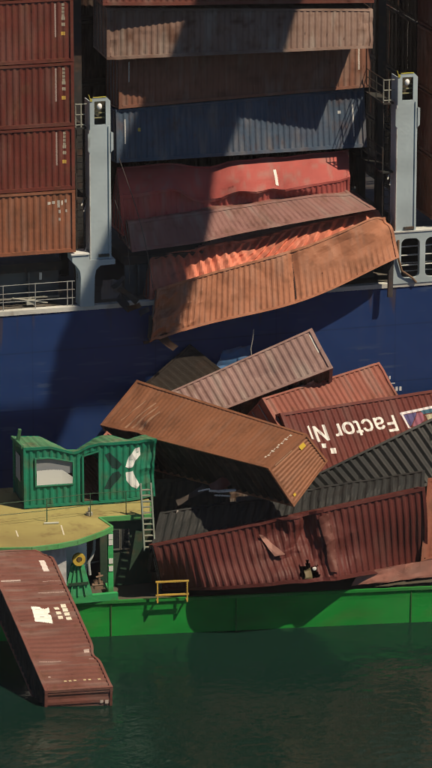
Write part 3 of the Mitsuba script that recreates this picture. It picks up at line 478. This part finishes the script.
c.rects('lettering_dots', [Polygon([(1.30, 1.12), (1.48, 1.10), (1.52, 1.28), (1.32, 1.30)]), Polygon([(1.60, .84), (1.84, .82), (1.88, 1.04), (1.64, 1.06)]), Polygon([(.98, 1.55), (1.08, 1.52), (1.08, 2.1), (.98, 2.06)])], (.74, .73, .70))
def emblem(c, x, z):
    S = lambda *p: Polygon([(x + a, z + b) for a, b in p])
    c.rects('emblem_outline', [S((0, 0), (.1, 0), (.22, -.66), (.12, -.66)), S((0, 0), (2.2, .1), (2.2, 0), (0, -.1)), S((.2, -.66), (.62, -.72), (.62, -.80), (.2, -.76)), S((.62, -.72), (1.1, -.5), (1.1, -.62), (.62, -.95)), S((.5, -1.0), (1.0, -.85), (1.05, -.72), (.62, -.85)), S((.2, -.8), (.32, -.8), (.42, -1.2), (.3, -1.2))], (.68, .66, .68))
    c.rects('emblem_purple', [S((.10, -.12), (.78, -.09), (.5, -.4), (.26, -.62))], (.085, .075, .19))
    c.rects('emblem_pink', [S((.80, -.11), (1.05, -.12), (.98, -.44), (.62, -.64), (.34, -.62))], (.27, .10, .15))
    c.rects('emblem_teal', [S((.95, -.05), (2.2, .0), (2.2, -.18), (1.05, -.2))], (.04, .11, .17))
    c.rects('emblem_yellow', [S((1.12, -.24), (2.2, -.22), (2.2, -.5), (1.14, -.48))], (.40, .37, .26))
emblem(c, 5.35, 2.05)
c = Container('shipping_container', 'big brown container lying on its side across the top of the pile, nearest end lit', Q['P5'], (0.245, 0.105, 0.056), H=2.75, seed=64, group=GP, rust=0.07, dust=0.12, rows=16, face_depth=.012, depth=.03, end_period=.22, end_depth=.03,
    dents=[('g', (1.6, 0, 1.4), (.25, 1, 1.6), (0, .06, 0)), ('g', (2.4, 0, .2), (.7, 1.2, .5), (0, .2, .25)), ('c', (1.2, 0, 1.2), (1.6, 1, 1.8), .08, (.8, .6, .6), 35), ('c', (7, 0, 1.3), (6, 1, 1.4), .03, (.3, .5, .5), 36)])
c.rects('scrape_marks', [Polygon([(1.5, .15), (1.62, .15), (2.30, 1.9), (2.22, 1.95)]), Polygon([(1.85, .1), (1.98, .12), (2.62, 1.75), (2.54, 1.8)]), Polygon([(2.25, .1), (2.5, .1), (3.0, 1.5), (2.88, 1.55)]), Polygon([(1.0, .5), (1.05, .5), (1.5, 1.9), (1.44, 1.9)])], (.34, .20, .13))
c.rects('code_column', [(11.30 + (.05 if i % 3 else 0), .62 + .155 * i, 11.40 + .10 * (i % 2), .72 + .155 * i) for i in range(12)], (.58, .52, .44))
c.end_patch('yellow_sticker', .28, 2.0, .30, .34, (.60, .42, .05)); c.end_patch('yellow_sticker', 2.0, .32, .14, .14, (.60, .42, .05)); c.end_patch('data_strip', .14, .4, .05, 1.2, (.33, .2, .13))
c = Container('shipping_container', 'dark green ribbed container tilted up between the lettered maroon container and the front one', Q['P6'], (0.014, 0.0165, 0.0175), H=2.9, seed=65, group=GP, rust=0.03, dust=0.06, period=.38, depth=.12, bsdf='coated', dents=[('c', (9, 0, .3), (5, 1, .8), .12, (.6, .6, .8), 41)])
c.rects('patched_panel', [(8.95, .95, 10.0, 2.1)], (.15, .19, .16))
Container('shipping_container', 'crushed dark green container squashed flat on top of the front maroon one', Q['P7'], (0.020, 0.022, 0.023), H=2.6, seed=66, group=GP, rust=0.04, dust=0.04, rows=18, face_depth=.11, depth=.08, period=.36, bsdf='coated',
    dents=[('c', (6, 0, 1.3), (7, 1.5, 1.5), .30, (.7, .6, .9), 43), ('g', (8.5, 0, 1.2), (2.5, 1, .35), (0, .35, 0)), ('g', (4.5, 0, 1.4), (1.8, 1.5, 1.2), (0, .6, 0)), ('c', (10, 0, .5), (3, 1, .8), .25, (1.2, 1, 1.2), 45), ('k', (7, 0, 1.3), (6, 1.5, 1.5), .26, 1.6, 46)])
# the front container: damaged, with a hole
c = Container('shipping_container', 'long maroon container at the front barge edge, buckled in the middle with a torn hole', Q['P8'], (0.088, 0.021, 0.018), H=2.75, W=1.3, seed=67, group=GP, rust=0.12, dust=0.06, bsdf='coated', rows=24, period=.31, depth=.045,
    hole=Polygon([(5.95, .30), (6.10, .12), (6.5, .12), (6.95, .2), (6.80, .42), (6.95, .66), (6.55, .62), (6.50, .98), (6.28, .70), (6.05, .74)]),
    dents=[('g', (7.55, 0, 1.4), (.40, 1, 2), (0, -.26, 0)), ('g', (6.8, 0, 1.7), (.35, 1.2, 1.2), (0, .30, 0)), ('g', (5.3, 0, 2.1), (1.0, 1, .55), (0, .24, 0)), ('g', (4.9, 0, 1.2), (.6, 1, .6), (0, -.12, 0)), ('c', (6.3, 0, 1.3), (2.2, 1, 1.5), .26, (.9, .7, .9), 47), ('g', (0, 0, 0), (1.35, 2, 1.3), (.1, 1.45, .1)), ('g', (5.0, 0, .1), (3.2, 2, .8), (0, -.75, 0)), ('k', (6.2, 0, 1.4), (2.0, 1, 1.6), .40, 1.2, 14), ('g', (12.2, 0, 0), (3.0, 2, 1.5), (0, 1.2, .15)), ('c', (10.5, 0, .3), (2.5, 1, .6), .14, (.8, .7, 1), 48)])
def wedge(c, name, pts, color, lift):
    poly = Polygon(pts); m = trimesh.creation.triangulate_polygon(poly, engine='earcut'); v, f = cut((np.c_[np.array(m[0]), np.zeros(len(m[0]))], np.array(m[1])), .12)
    X = np.stack([v[:, 0], 0.01 - lift * (v[:, 0] - v[:, 0].min()) - .06 * meshkit.noise(v * 5, 3), v[:, 1]], 1); Y = X + [0, .02, 0]; n = len(X)
    c.part(name, (np.vstack([X, Y]), np.vstack([f, f[:, ::-1] + n])), color=color)
wedge(c, 'torn_flap', [(4.62, 2.25), (4.80, 2.20), (5.55, 1.25), (5.08, 1.20)], (.30, .15, .12), .16)
wedge(c, 'torn_flap', [(7.3, 2.5), (7.75, 2.55), (7.85, 1.6), (7.7, .3), (7.35, .35), (7.4, 1.4)], (.115, .038, .030), .05)
def lump(key, label, cat, at, size, color, seed, bsdf='paint'):
    m = trimesh.creation.icosphere(3, 1.0); v = np.array(m.vertices); v = np.sign(v) * np.abs(v) ** .7 * np.array(size); v = v + .45 * min(size) * (np.abs(2 * fb(v, 2.2 / max(size), seed)[:, None] - 1) - .3) * np.array(m.vertices)
    k = thing(key, label, cat); put(k, (v + c.warp(np.array([at]))[0], m.faces), color, bsdf)
hc = c.warp(np.array([[6.15, .02, .18], [6.62, .06, .16], [6.55, -.05, .62], [6.22, .05, .55]]))
scrap('torn_lining', 'crumpled greyish yellow lining hanging out of the torn hole in the front container', 'scrap', [hc[0], hc[1], hc[2], hc[3]], .16, 61, (.13, .115, .06), n=10)
lump('white_bag', 'small bright white bag beside the yellowish lining in the torn hole', 'bag', (6.72, .0, .52), (.09, .06, .07), (.66, .66, .62), 4)
c = Container('shipping_container', 'rust orange container at the right frame edge beside the front maroon one', Q['P10'], (0.25, 0.085, 0.05), seed=68, group=GP, rust=0.2, dust=0.2, dents=[('c', (1, 0, 1.2), (2, 1, 2), .15, (.8, .7, .8), 49)])
Container('shipping_container', 'reddish container of which only a corner shows behind the green deck cabin', Q['P11'], (0.23, 0.09, 0.065), L=6.06, seed=69, group=GP, rust=0.1, dust=0.3)
scrap('crumpled_sheet', 'pinkish torn roof panel lying along the foot of the front container at lower right', 'wreckage', [(2.1, -13.02, 1.72), (6.6, -13.66, 2.1), (6.6, -13.5, 2.95), (2.5, -13.0, 2.25)], .16, 15, (0.30, 0.13, 0.10), n=14)
rs = np.random.default_rng(5); WH = ['longest', 'flattest', 'darkest', 'smallest', 'lowest']
for q, (x, y, z, L_, W_) in enumerate(((-3.6, -8.8, 4.9, .7, .12), (-2.3, -8.9, 5.35, .5, .22), (-1.2, -9.3, 4.75, .6, .10), (-4.0, -9.2, 4.2, .4, .16), (-.6, -9.6, 5.1, .5, .14))):
    a = rs.uniform(-.6, .6); e1, e2, o = np.array([math.cos(a), .2, math.sin(a)]) * L_, np.array([-math.sin(a), .3, math.cos(a)]) * W_, np.array([x, y, z])
    scrap('bent_strip', f'{WH[q]} of the bent steel strips lying in the dark hollow under the big brown container', 'scrap', [o - e1 - e2, o + e1 - e2, o + e1 + e2, o - e1 + e2], .14, 140 + q, [(.06, .05, .045), (.16, .05, .04), (.05, .05, .05), (.2, .19, .18), (.08, .1, .09)][q], n=8, group='bent steel strips in the hollow of the pile')
k = thing('scrap_bracket', 'bright bent metal bracket among the dark wreckage under the big brown container', 'bracket'); put(k, join([beam((-2.55, -9.15, 5.02), (-1.75, -9.0, 5.10)), rod((-2.95, -9.3, 5.2), (-2.4, -9.1, 5.05), .05), rod((-2.7, -9.2, 4.95), (-2.0, -9.1, 4.82), .035), rod((-3.4, -9.1, 5.15), (-2.9, -9.2, 5.25), .03)]), (.75, .75, .72))

# ------------------------------------------------------------------ floating container in the foreground
c = Container('shipping_container', 'reddish brown container sliding off the barge into the water in the left foreground', Q['F'], (0.150, 0.056, 0.043), H=2.8, W=1.5, seed=70, group=GP, rust=0.08, dust=0.30, rows=20, end_period=.45, end_depth=.06, depth=.04, period=.34,
    dents=[('g', (3.2, 0, 1.2), (.4, 1, 1.2), (0, .10, 0)), ('g', (9.2, 0, 2.85), (.45, 1, .4), (0, .06, -.13)), ('g', (9.0, 0, 1.6), (.6, 1, 1.0), (0, .12, 0)), ('c', (6, 0, 1.4), (6, 1, 1.6), .05, (.9, .6, .5), 51), ('g', (0, 0, 2.8), (.5, 1, .4), (.25, .15, -.2)), ('g', (4.6, 0, 1.2), (.3, 1, 1.2), (0, .07, 0))])
S = lambda *p: Polygon(list(p))
c.rects('logo_block', [S((4.95, .95), (6.3, .85), (6.45, 1.55), (5.75, 1.62), (5.7, 1.5), (5.55, 1.62), (5.05, 1.66), (5.3, 1.45), (5.02, 1.3)), ], (.80, .79, .72))
c.rects('logo_gaps', [S((5.5, 1.12), (5.58, 1.12), (5.58, 1.4), (5.5, 1.4)), S((5.9, 1.1), (5.97, 1.1), (5.97, 1.3), (5.9, 1.3)), S((5.25, 1.06), (5.31, 1.06), (5.31, 1.25), (5.25, 1.25))], (.25, .13, .10))
c.rects('lettering_small', [(5.10 + .37 * i, 1.86, 5.36 + .37 * i, 2.06) for i in range(4)][:3] + [(4.92 + .37 * i, 2.18, 5.18 + .37 * i, 2.40) for i in range(4)], (.70, .66, .54))
c.rects('data_plate', [(.95, 2.12, 1.95, 2.36)], (.62, .56, .52))
c.rects('code_column', [(11.3, .75 + .2 * i, 11.48, .86 + .2 * i) for i in (1, 2, 3, 5, 6, 8)], (.46, .38, .22)); c.rects('scrape_marks', [(2.6, .1, 2.66, 1.0), (2.45, 1.9, 2.50, 2.6), (2.75, 1.9, 2.8, 2.7), (3.75, 1.5, 3.80, 2.6), (8.75, 2.35, 8.95, 2.6), (9.7, .3, 9.74, 1.2), (9.55, 2.4, 9.68, 2.65), (10.9, .4, 11.02, .5)], (.46, .36, .32))
c.end_patch('code_marks', .55, 2.3, .12, .12, (.5, .42, .36)); c.end_patch('code_marks', .55, 2.5, .16, .14, (.5, .42, .36))

# ------------------------------------------------------------------ barge
B0, BA = np.array([-4.65, -12.0]), math.radians(-8.2)
def bg(P):
    """Barge frame (along its side, inboard, up) to the world."""
    P = np.asarray(P, float); c, s = math.cos(BA), math.sin(BA)
    return np.stack([B0[0] + c * P[:, 0] - s * P[:, 1], B0[1] + s * P[:, 0] + c * P[:, 1], P[:, 2]], 1)
def bput(key, mesh, *a, **kw): return put(key, (bg(mesh[0]), mesh[1]), *a, **kw)
GREEN = (0.007, 0.215, 0.030)
BG = thing('barge', 'low green barge moored along the ship under the fallen containers', 'barge')
nseg = np.linspace(-45, 55, 160)
bput(BG + '__hull', join([grid(nseg, np.linspace(-1.2, 1.44, 9), lambda u, v: np.stack([u, 0.012 + 0.05 * fb(np.stack([u, 0 * u, v], 1), (.9, 1, 1.1), 80) * (v < 1.3), v], 1)), beam((-45, 11.2, -1.2), (55, 11.4, 1.44)), beam((-45, .05, -1.2), (-44.8, 11.2, 1.44)), beam((54.8, .05, -1.2), (55, 11.2, 1.44))]), GREEN, seed=80, rust=0.22, dust=0.05, bsdf='coated')
bput(BG + '__deck', slab(sbox(-44.9, .10, 54.9, 11.3), 1.30, 1.47), (0.075, 0.070, 0.055), rust=0.6)
bput(BG + '__rubbing_strake', beam((-45, -.05, 1.445), (55, .095, 1.56), 60), (0.009, 0.18, 0.028), seed=81, rust=0.08, bsdf='coated')
for x in (-13.0, -7.5, -3.2, 2.0, 9.35, 14.5): bput(BG + '__side_seam', beam((x, -.004, -1), (x + .035, .02, 1.44), 1, 2), (0.012, 0.13, 0.026), rust=.6)
for i in range(2):
    for h in ((.02, 0), ): pass
YR = thing('yellow_guard_rail', 'small yellow guard rail standing at the barge edge left of the front container', 'rail')
YEL = (0.50, 0.33, 0.06)
for x in (-1.33, -.10): bput(YR + '__post', beam((x, -.40, 1.50), (x + .06, -.34, 2.37), 1, 2), YEL, rust=.1); bput(YR + '__bracket', beam((x, -.338, 1.50), (x + .06, -.055, 1.55)), YEL)
for z in (1.80, 2.372): bput(YR + '__bar', beam((-1.38, -.41, z), (0.0, -.33, z + .065)), YEL, rust=.2)
# ---- deckhouse: a flat roof on posts and walls, rusty ochre roof with a green edge
DH = thing('deckhouse', 'low green deckhouse with an ochre rusty flat roof on the barge', 'deckhouse')
roof = Polygon([(-22, -11.2), (-16, -11.8), (-13.5, -12.25), (-12.60, -12.48), (-11.4, -12.72), (-10.30, -12.62), (-9.42, -12.36), (-8.55, -11.80), (-7.98, -11.38), (-7.58, -10.95), (-7.80, -9.65), (-5.62, -9.85), (-5.2, -8.3), (-5.0, -5.2), (-22, -3.4)])
put(DH + '__roof', slab(roof, 4.40, 4.56), (0.29, 0.255, 0.095), seed=85, rust=0.45, dust=0.35)
ext = list(roof.exterior.coords)[:-1]
for a, b in zip(ext[:12], ext[1:13]):
    put(DH + '__roof_edge', bar((a[0], a[1] - .03, 4.49), (b[0], b[1] - .03, 4.49), .10, .20), (0.07, 0.27, 0.09), seed=86, rust=.12)
for i, (a, b) in enumerate((((-11.6, -11.2), (-11.5, -10.4)), ((-9.75, -11.5), (-9.55, -10.2)))): put(DH + '__roof_scratch', join([bar((a[0], a[1], 4.563), (b[0], b[1], 4.563), .06, .004)]), (.5, .47, .35), bsdf='marking')
put(DH + '__back_wall', beam((-22, -12.05, 1.9), (-9.80, -11.97, 4.39), 6), (0.50, 0.52, 0.53), seed=87, rust=.1)
put(DH + '__back_wall', beam((-9.55, -10.7, 1.5), (-8.6, -10.62, 4.39)), (0.62, 0.66, 0.70), seed=87, rust=.1)
put(DH + '__side_wall', beam((-7.75, -9.6, 1.5), (-5.55, -9.52, 4.39)), (0.012, 0.045, 0.028), seed=88)
put(DH + '__side_wall', beam((-5.63, -9.5, 1.5), (-5.55, -5.5, 4.39)), (0.012, 0.045, 0.028), seed=88)
for x in (-7.25, -6.85): put(DH + '__window', join([beam((x, -9.66, 3.15), (x + .3, -9.605, 3.95))]), (0.015, 0.018, 0.02), bsdf='clean'); put(DH + '__window_frame', join([beam((x - .04, -9.67, 3.08), (x + .34, -9.61, 3.145)), beam((x - .04, -9.67, 3.148), (x - .003, -9.61, 3.96)), beam((x + .303, -9.67, 3.148), (x + .34, -9.61, 3.96))]), (.12, .14, .13))
p = put(DH + '__post', beam((-7.82, -11.2, 1.5), (-7.60, -11.05, 4.39), 8, 2), (0.03, 0.31, 0.095), seed=89)
for z in (2.72, 3.05, 3.85, 4.1): put(p + '__white_band', beam((-7.80, -11.225, z), (-7.62, -11.203, z + .22)), (.55, .57, .54), bsdf='marking')
put(DH + '__post', beam((-8.95, -8.6, 1.5), (-8.80, -8.45, 4.39), 1, 2), (0.02, 0.05, 0.03)); put(DH + '__rail', rod((-9.6, -9.2, 2.35), (-7.7, -9.2, 2.5), .035), (.26, .28, .27))
put(DH + '__base_frame', join([bar((-10.4, -11.45, 1.72), (-7.5, -11.45, 1.72), .22, .30), bar((-7.7, -11.1, 1.66), (-7.55, -9.9, 1.66), .15, .22), beam((-7.82, -11.32, 1.48), (-7.58, -11.1, 1.56))]), (0.025, 0.27, 0.085), seed=90)
# winch stand
WS = thing('winch_stand', 'green A-frame winch stand with a yellow sheave under the deckhouse roof', 'winch')
wx, wy = -9.20, -11.55
put(WS + '__frame', plate(Polygon([(wx - .60, 1.88), (wx + .62, 1.88), (wx + .28, 3.2), (wx + .16, 3.46), (wx - .14, 3.46), (wx - .28, 3.2)]), wy, wy + .10), (0.040, 0.30, 0.125), seed=91)
put(WS + '__frame_rib', join([bar((wx + d * .32, wy - .03, 1.9), (wx + d * .12, wy - .03, 3.2), .05, .06, (0, 1, 0)) for d in (-1, 0, 1)]), (0.040, 0.30, 0.125))
put(WS + '__cross_bar', beam((wx - .42, wy - .09, 2.38), (wx + .44, wy - .062, 2.50)), (0.02, .05, .03))
m = trimesh.creation.annulus(.12, .27, .14, sections=28); v = np.array(m.vertices)[:, [0, 2, 1]]; put(WS + '__sheave', (v + [wx + .02, wy - .12, 3.52], np.array(m.faces)[:, ::-1]), (.46, .33, .05)); put(WS + '__sheave_hub', rod((wx + .02, wy - .2, 3.52), (wx + .02, wy + .2, 3.52), .085, 12), (.1, .07, .03))
HS = thing('hose', 'grey white hose hanging beside the winch stand under the deckhouse roof', 'hose'); put(HS, poly_rods([(-8.42, -10.7, 4.35), (-8.28, -10.75, 4.0), (-8.30, -10.75, 3.55), (-8.42, -10.8, 3.25), (-8.55, -10.8, 3.05), (-8.5, -10.8, 2.5)], .06), (.36, .38, .38))
VB = thing('valve_block', 'rusty valve block with short pipes beside the winch stand', 'valve'); put(VB, join([beam((-8.35, -11.0, 1.9), (-8.0, -10.75, 2.25)), rod((-8.45, -10.95, 2.1), (-7.9, -10.95, 2.1), .07), rod((-8.15, -11.0, 2.2), (-8.15, -11.0, 2.62), .05), rod((-8.3, -11.02, 2.45), (-8.0, -11.02, 2.5), .045)]), (.20, .13, .09), rust=.6)
# ---- cabin on the roof: a crushed green site cabin
def cab_corners():
    f0, f1 = np.array([-10.52, -7.75, 4.60]), np.array([-4.78, -8.05, 4.60]); b = np.array([.10, 2.42, 0]); up = np.array([0, 0, 2.62])
    C = np.zeros((2, 2, 2, 3))
    for s in (0, 1):
        for t in (0, 1):
            for w in (0, 1): C[s, t, w] = (f1 if s else f0) + up * t + b * w - (np.array([0, 0, .50 - .32 * (1 - s)]) if t and w else 0)
    return C
CAB = thing('deck_cabin', 'green corrugated cabin with crushed roof, open doorway and white shutter, on the deckhouse roof', 'cabin')
CG = (0.010, 0.180, 0.108)
CD = [('v', 2.35, 1.15, .62, .55), ('v', 2.9, .75, .42, -.3), ('v', 3.5, .5, .20, .0), ('v', 5.2, .7, .25, .0), ('c', (5.6, .3, 1.6), (.9, 1.4, 1.6), .30, (1.1, 1, 1), 61), ('g', (6.06, 0, .9), (.9, 1.5, 1.8), (-.15, .35, .1)), ('c', (3, 1.2, 2.6), (4, 1.5, .4), .16, (.9, .9, .9), 62)]
class Cab(Container):
    def out(self, x): return .03 + trap(x, .3, .045)
    def __init__(self):
        self.C, self.L, self.H, self.W, self.dents, self.seed, self.color, self.rust, self.dust, self.k = cab_corners(), 6.06, 2.6, 2.44, CD, 95, CG, .06, .06, CAB
        self.fp, self.fd = .3, .045
        P = self.part
        def wall(x0, x1, z0, z1):
            xs = np.unique(np.concatenate([[x0, x1], [q for i in range(21) for q in (i * .3 + .0, i * .3 + .078, i * .3 + .15, i * .3 + .228) if x0 < q < x1]]))
            return grid(xs, np.linspace(z0, z1, max(2, int((z1 - z0) / .14))), lambda u, v: np.stack([u, .03 + trap(u, .3, .045), v], 1))
        P('front_wall', join([wall(.1, .52, .12, 2.5), wall(.52, 2.22, .12, .92), wall(.52, 2.22, 2.12, 2.5), wall(2.22, 2.60, .12, 2.5), wall(2.60, 3.42, 2.30, 2.5), wall(3.42, 5.96, .12, 2.5)]))
        P('door_frame', join([beam((2.60, -.02, .12), (2.68, .12, 2.30), 6, 2), beam((3.34, -.02, .12), (3.42, .12, 2.30), 6, 2), beam((2.683, -.02, 2.22), (3.337, .12, 2.30))]))
        P('window_frame', join([beam((.50, -.015, .90), (.56, .10, 2.14), 6, 2), beam((2.18, -.015, .90), (2.24, .10, 2.14), 6, 2), beam((.563, -.015, .90), (2.177, .10, .95), 6), beam((.563, -.015, 2.09), (2.177, .10, 2.14), 6)]), color=(.03, .2, .12))
        sh = grid(np.linspace(.57, 2.17, 8), np.linspace(.96, 1.62, 5), lambda u, v: np.stack([u, .01 - .08 * (v - .96) - .03 * np.clip(u - 1.7, 0, 9), np.minimum(v, .96 + (1.0 - .55 * np.clip(u - 1.75, 0, 9) / .42) * (v - .96)) + .10 * (u - 1.2) * (v - .96) * .4], 1))
        P('shutter', sh, color=(.62, .66, .66), bsdf='clean', label='white shutter slumped in the cabin window')
        P('window_blind', grid(np.linspace(.57, 2.17, 4), np.linspace(1.45, 2.08, 3), lambda u, v: np.stack([u, .09 + 0 * u, v], 1)), color=(.22, .24, .26), bsdf='clean')
        P('rear_wall', grid(np.linspace(.1, 5.96, 40), np.linspace(.1, 2.5, 8), lambda u, v: np.stack([u, 2.40 - trap(u, .3, .03), v], 1)))
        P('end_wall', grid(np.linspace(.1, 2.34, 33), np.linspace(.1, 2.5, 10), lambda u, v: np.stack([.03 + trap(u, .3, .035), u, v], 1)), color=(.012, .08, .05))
        P('end_wall', grid(np.linspace(.1, 2.34, 33), np.linspace(.1, 2.5, 10), lambda u, v: np.stack([6.03 - trap(u, .3, .035), u, v], 1)))
        P('end_window', beam((-.012, .75, .95), (-.004, 1.7, 2.1)), color=(.22, .25, .27), bsdf='clean')
        P('roof', grid(np.linspace(.03, 6.03, 70), np.linspace(.03, 2.41, 26), lambda u, v: np.stack([u, v, 2.60 + .012 * np.sign(np.sin(u * 21))], 1)), color=(.060, .165, .085), dust=.4)
        P('floor', beam((.05, .05, .02), (6.0, 2.39, .08)), color=(.05, .05, .04))
        for x in (0, 5.96):
            for y in (0, 2.34): P('corner_post', beam((x, y, 0), (x + .1, y + .1, 2.595), 14, 2))
        for z in (0.0, 2.5):
            for y in (0, 2.36): P('side_rail', beam((.103, y, z), (5.957, y + .08, z + .11), 40))
        # X-shaped emblem: dark green strokes on the left, white on the right
        S = lambda *p: Polygon(list(p))
        self.rects('emblem_dark', [S((3.62, 2.10), (3.85, 2.16), (4.42, 1.62), (4.20, 1.42), (3.95, 1.50)), S((3.58, .62), (3.85, .58), (4.40, 1.14), (4.25, 1.34), (3.95, 1.26))], (.012, .042, .038))
        self.rects('emblem_white', [S((5.25, 2.32), (5.02, 2.30), (4.72, 1.90), (4.56, 1.50), (4.72, 1.42), (4.95, 1.46), (5.05, 1.72), (5.30, 1.95)), S((4.58, 1.26), (4.95, 1.28), (5.08, .95), (5.30, .62), (5.12, .48), (4.85, .62), (4.62, .9))], (.66, .70, .70))
CABO = Cab()
for nm_, m_ in (('bent_post', bar((-10.46, -6.3, 6.9), (-10.36, -6.45, 7.66), .13, .12, (0, 1, 0))), ('bent_rail', bar((-10.48, -5.5, 7.05), (-10.50, -7.5, 7.2), .10, .14))): put(CAB + '__' + nm_, m_, (.05, .16, .08), seed=97)
for (ya,) in ((-9.35,),):
    RG = thing('roof_railing', 'thin green railing along the deckhouse roof in front of the cabin', 'railing')
    pts = [(-12.5, -9.75), (-10.0, -9.6), (-8.1, -9.4), (-6.6, -9.5), (-5.5, -9.7)]
    for x, y in pts: put(RG + '__post', rod((x, y, 4.56), (x, y, 5.55), .02), (.03, .09, .05))
    for z in (5.05, 5.55):
        for a, b in zip(pts[:-1], pts[1:]): put(RG + '__bar', rod((*a, z), (*b, z), .014), (.03, .09, .05))
k = thing('roof_fitting', 'small pale fittings on the deckhouse roof below the cabin door', 'fitting'); put(k, join([rod((-8.1, -9.2, 4.56), (-8.1, -9.2, 4.9), .05), beam((-8.22, -9.3, 4.56), (-7.98, -9.1, 4.68)), rod((-10.2, -9.9, 4.60), (-9.6, -10.0, 4.60), .05)]), (.42, .45, .38))
# ladder from the cabin platform to the deck
LD = thing('ladder', 'grey green steel ladder leaning beside the cabin down to the barge deck', 'ladder')
a0, a1, b0, b1 = (np.array(x) for x in ((-6.10, -9.98, 6.0), (-5.68, -10.02, 6.0), (-6.16, -10.75, 3.3), (-5.72, -10.8, 3.3)))
for p, q in ((a0, b0), (a1, b1)): put(LD + '__stringer', bar(p, q, .06, .12, (0, 1, 0)), (.20, .25, .21), seed=98)
for t in np.linspace(.1, .94, 11): put(LD + '__step', bar(a0 + (b0 - a0) * t, a1 + (b1 - a1) * t, .12, .035), (.22, .25, .20))

# ------------------------------------------------------------------ quay crane: its boom reaches over the ship, above the frame
GC = thing('gantry_crane', 'quay crane with its boom reaching over the ship above the frame', 'crane')
CX, CZ = 10.7, 46.0
CC = (0.30, 0.10, 0.06)
put(GC + '__boom', join([beam((CX, -20.8, CZ), (CX + 1.5, 70, CZ + 1.9), 10, 1), beam((CX + 2.6, -20.8, CZ), (CX + 4.1, 70, CZ + 1.9), 10, 1), beam((CX + 1.502, -20.8, CZ + .3), (CX + 2.598, 70, CZ + 1.5), 10, 1)]), CC)
put(GC + '__tip_platform', beam((CX - 3.6, -23.6, CZ + .1), (CX + 1.3, -21.43, CZ + .7)), CC)
put(GC + '__boom_tip', beam((CX + .2, -21.4, CZ + .2), (CX + 3.9, -20.82, CZ + 1.6)), CC)
for x in (CX - 6, CX + 10):
    for y in (40.5, 58): put(GC + '__leg', beam((x - .6, y - .6, 3.2), (x + .6, y + .6, CZ + 12 if y < 50 else CZ), 4, 2), CC)
for y in (40.5, 58): put(GC + '__portal_beam', beam((CX - 5.4, y - .5, CZ - 1.7), (CX + 9.4, y + .5, CZ - .02)), CC)
put(GC + '__apex_beam', beam((CX - 5.4, 40.0, CZ + 10), (CX + 9.4, 41.0, CZ + 11)), CC)
for x in (CX + .7, CX + 3.4): put(GC + '__stay', rod((x, 40.5, CZ + 11), (x, -8, CZ + 1.9), .15), CC)

PAL.extend(mi.Float(np.array(c, np.float32)) for c in zip(*PALETTE))
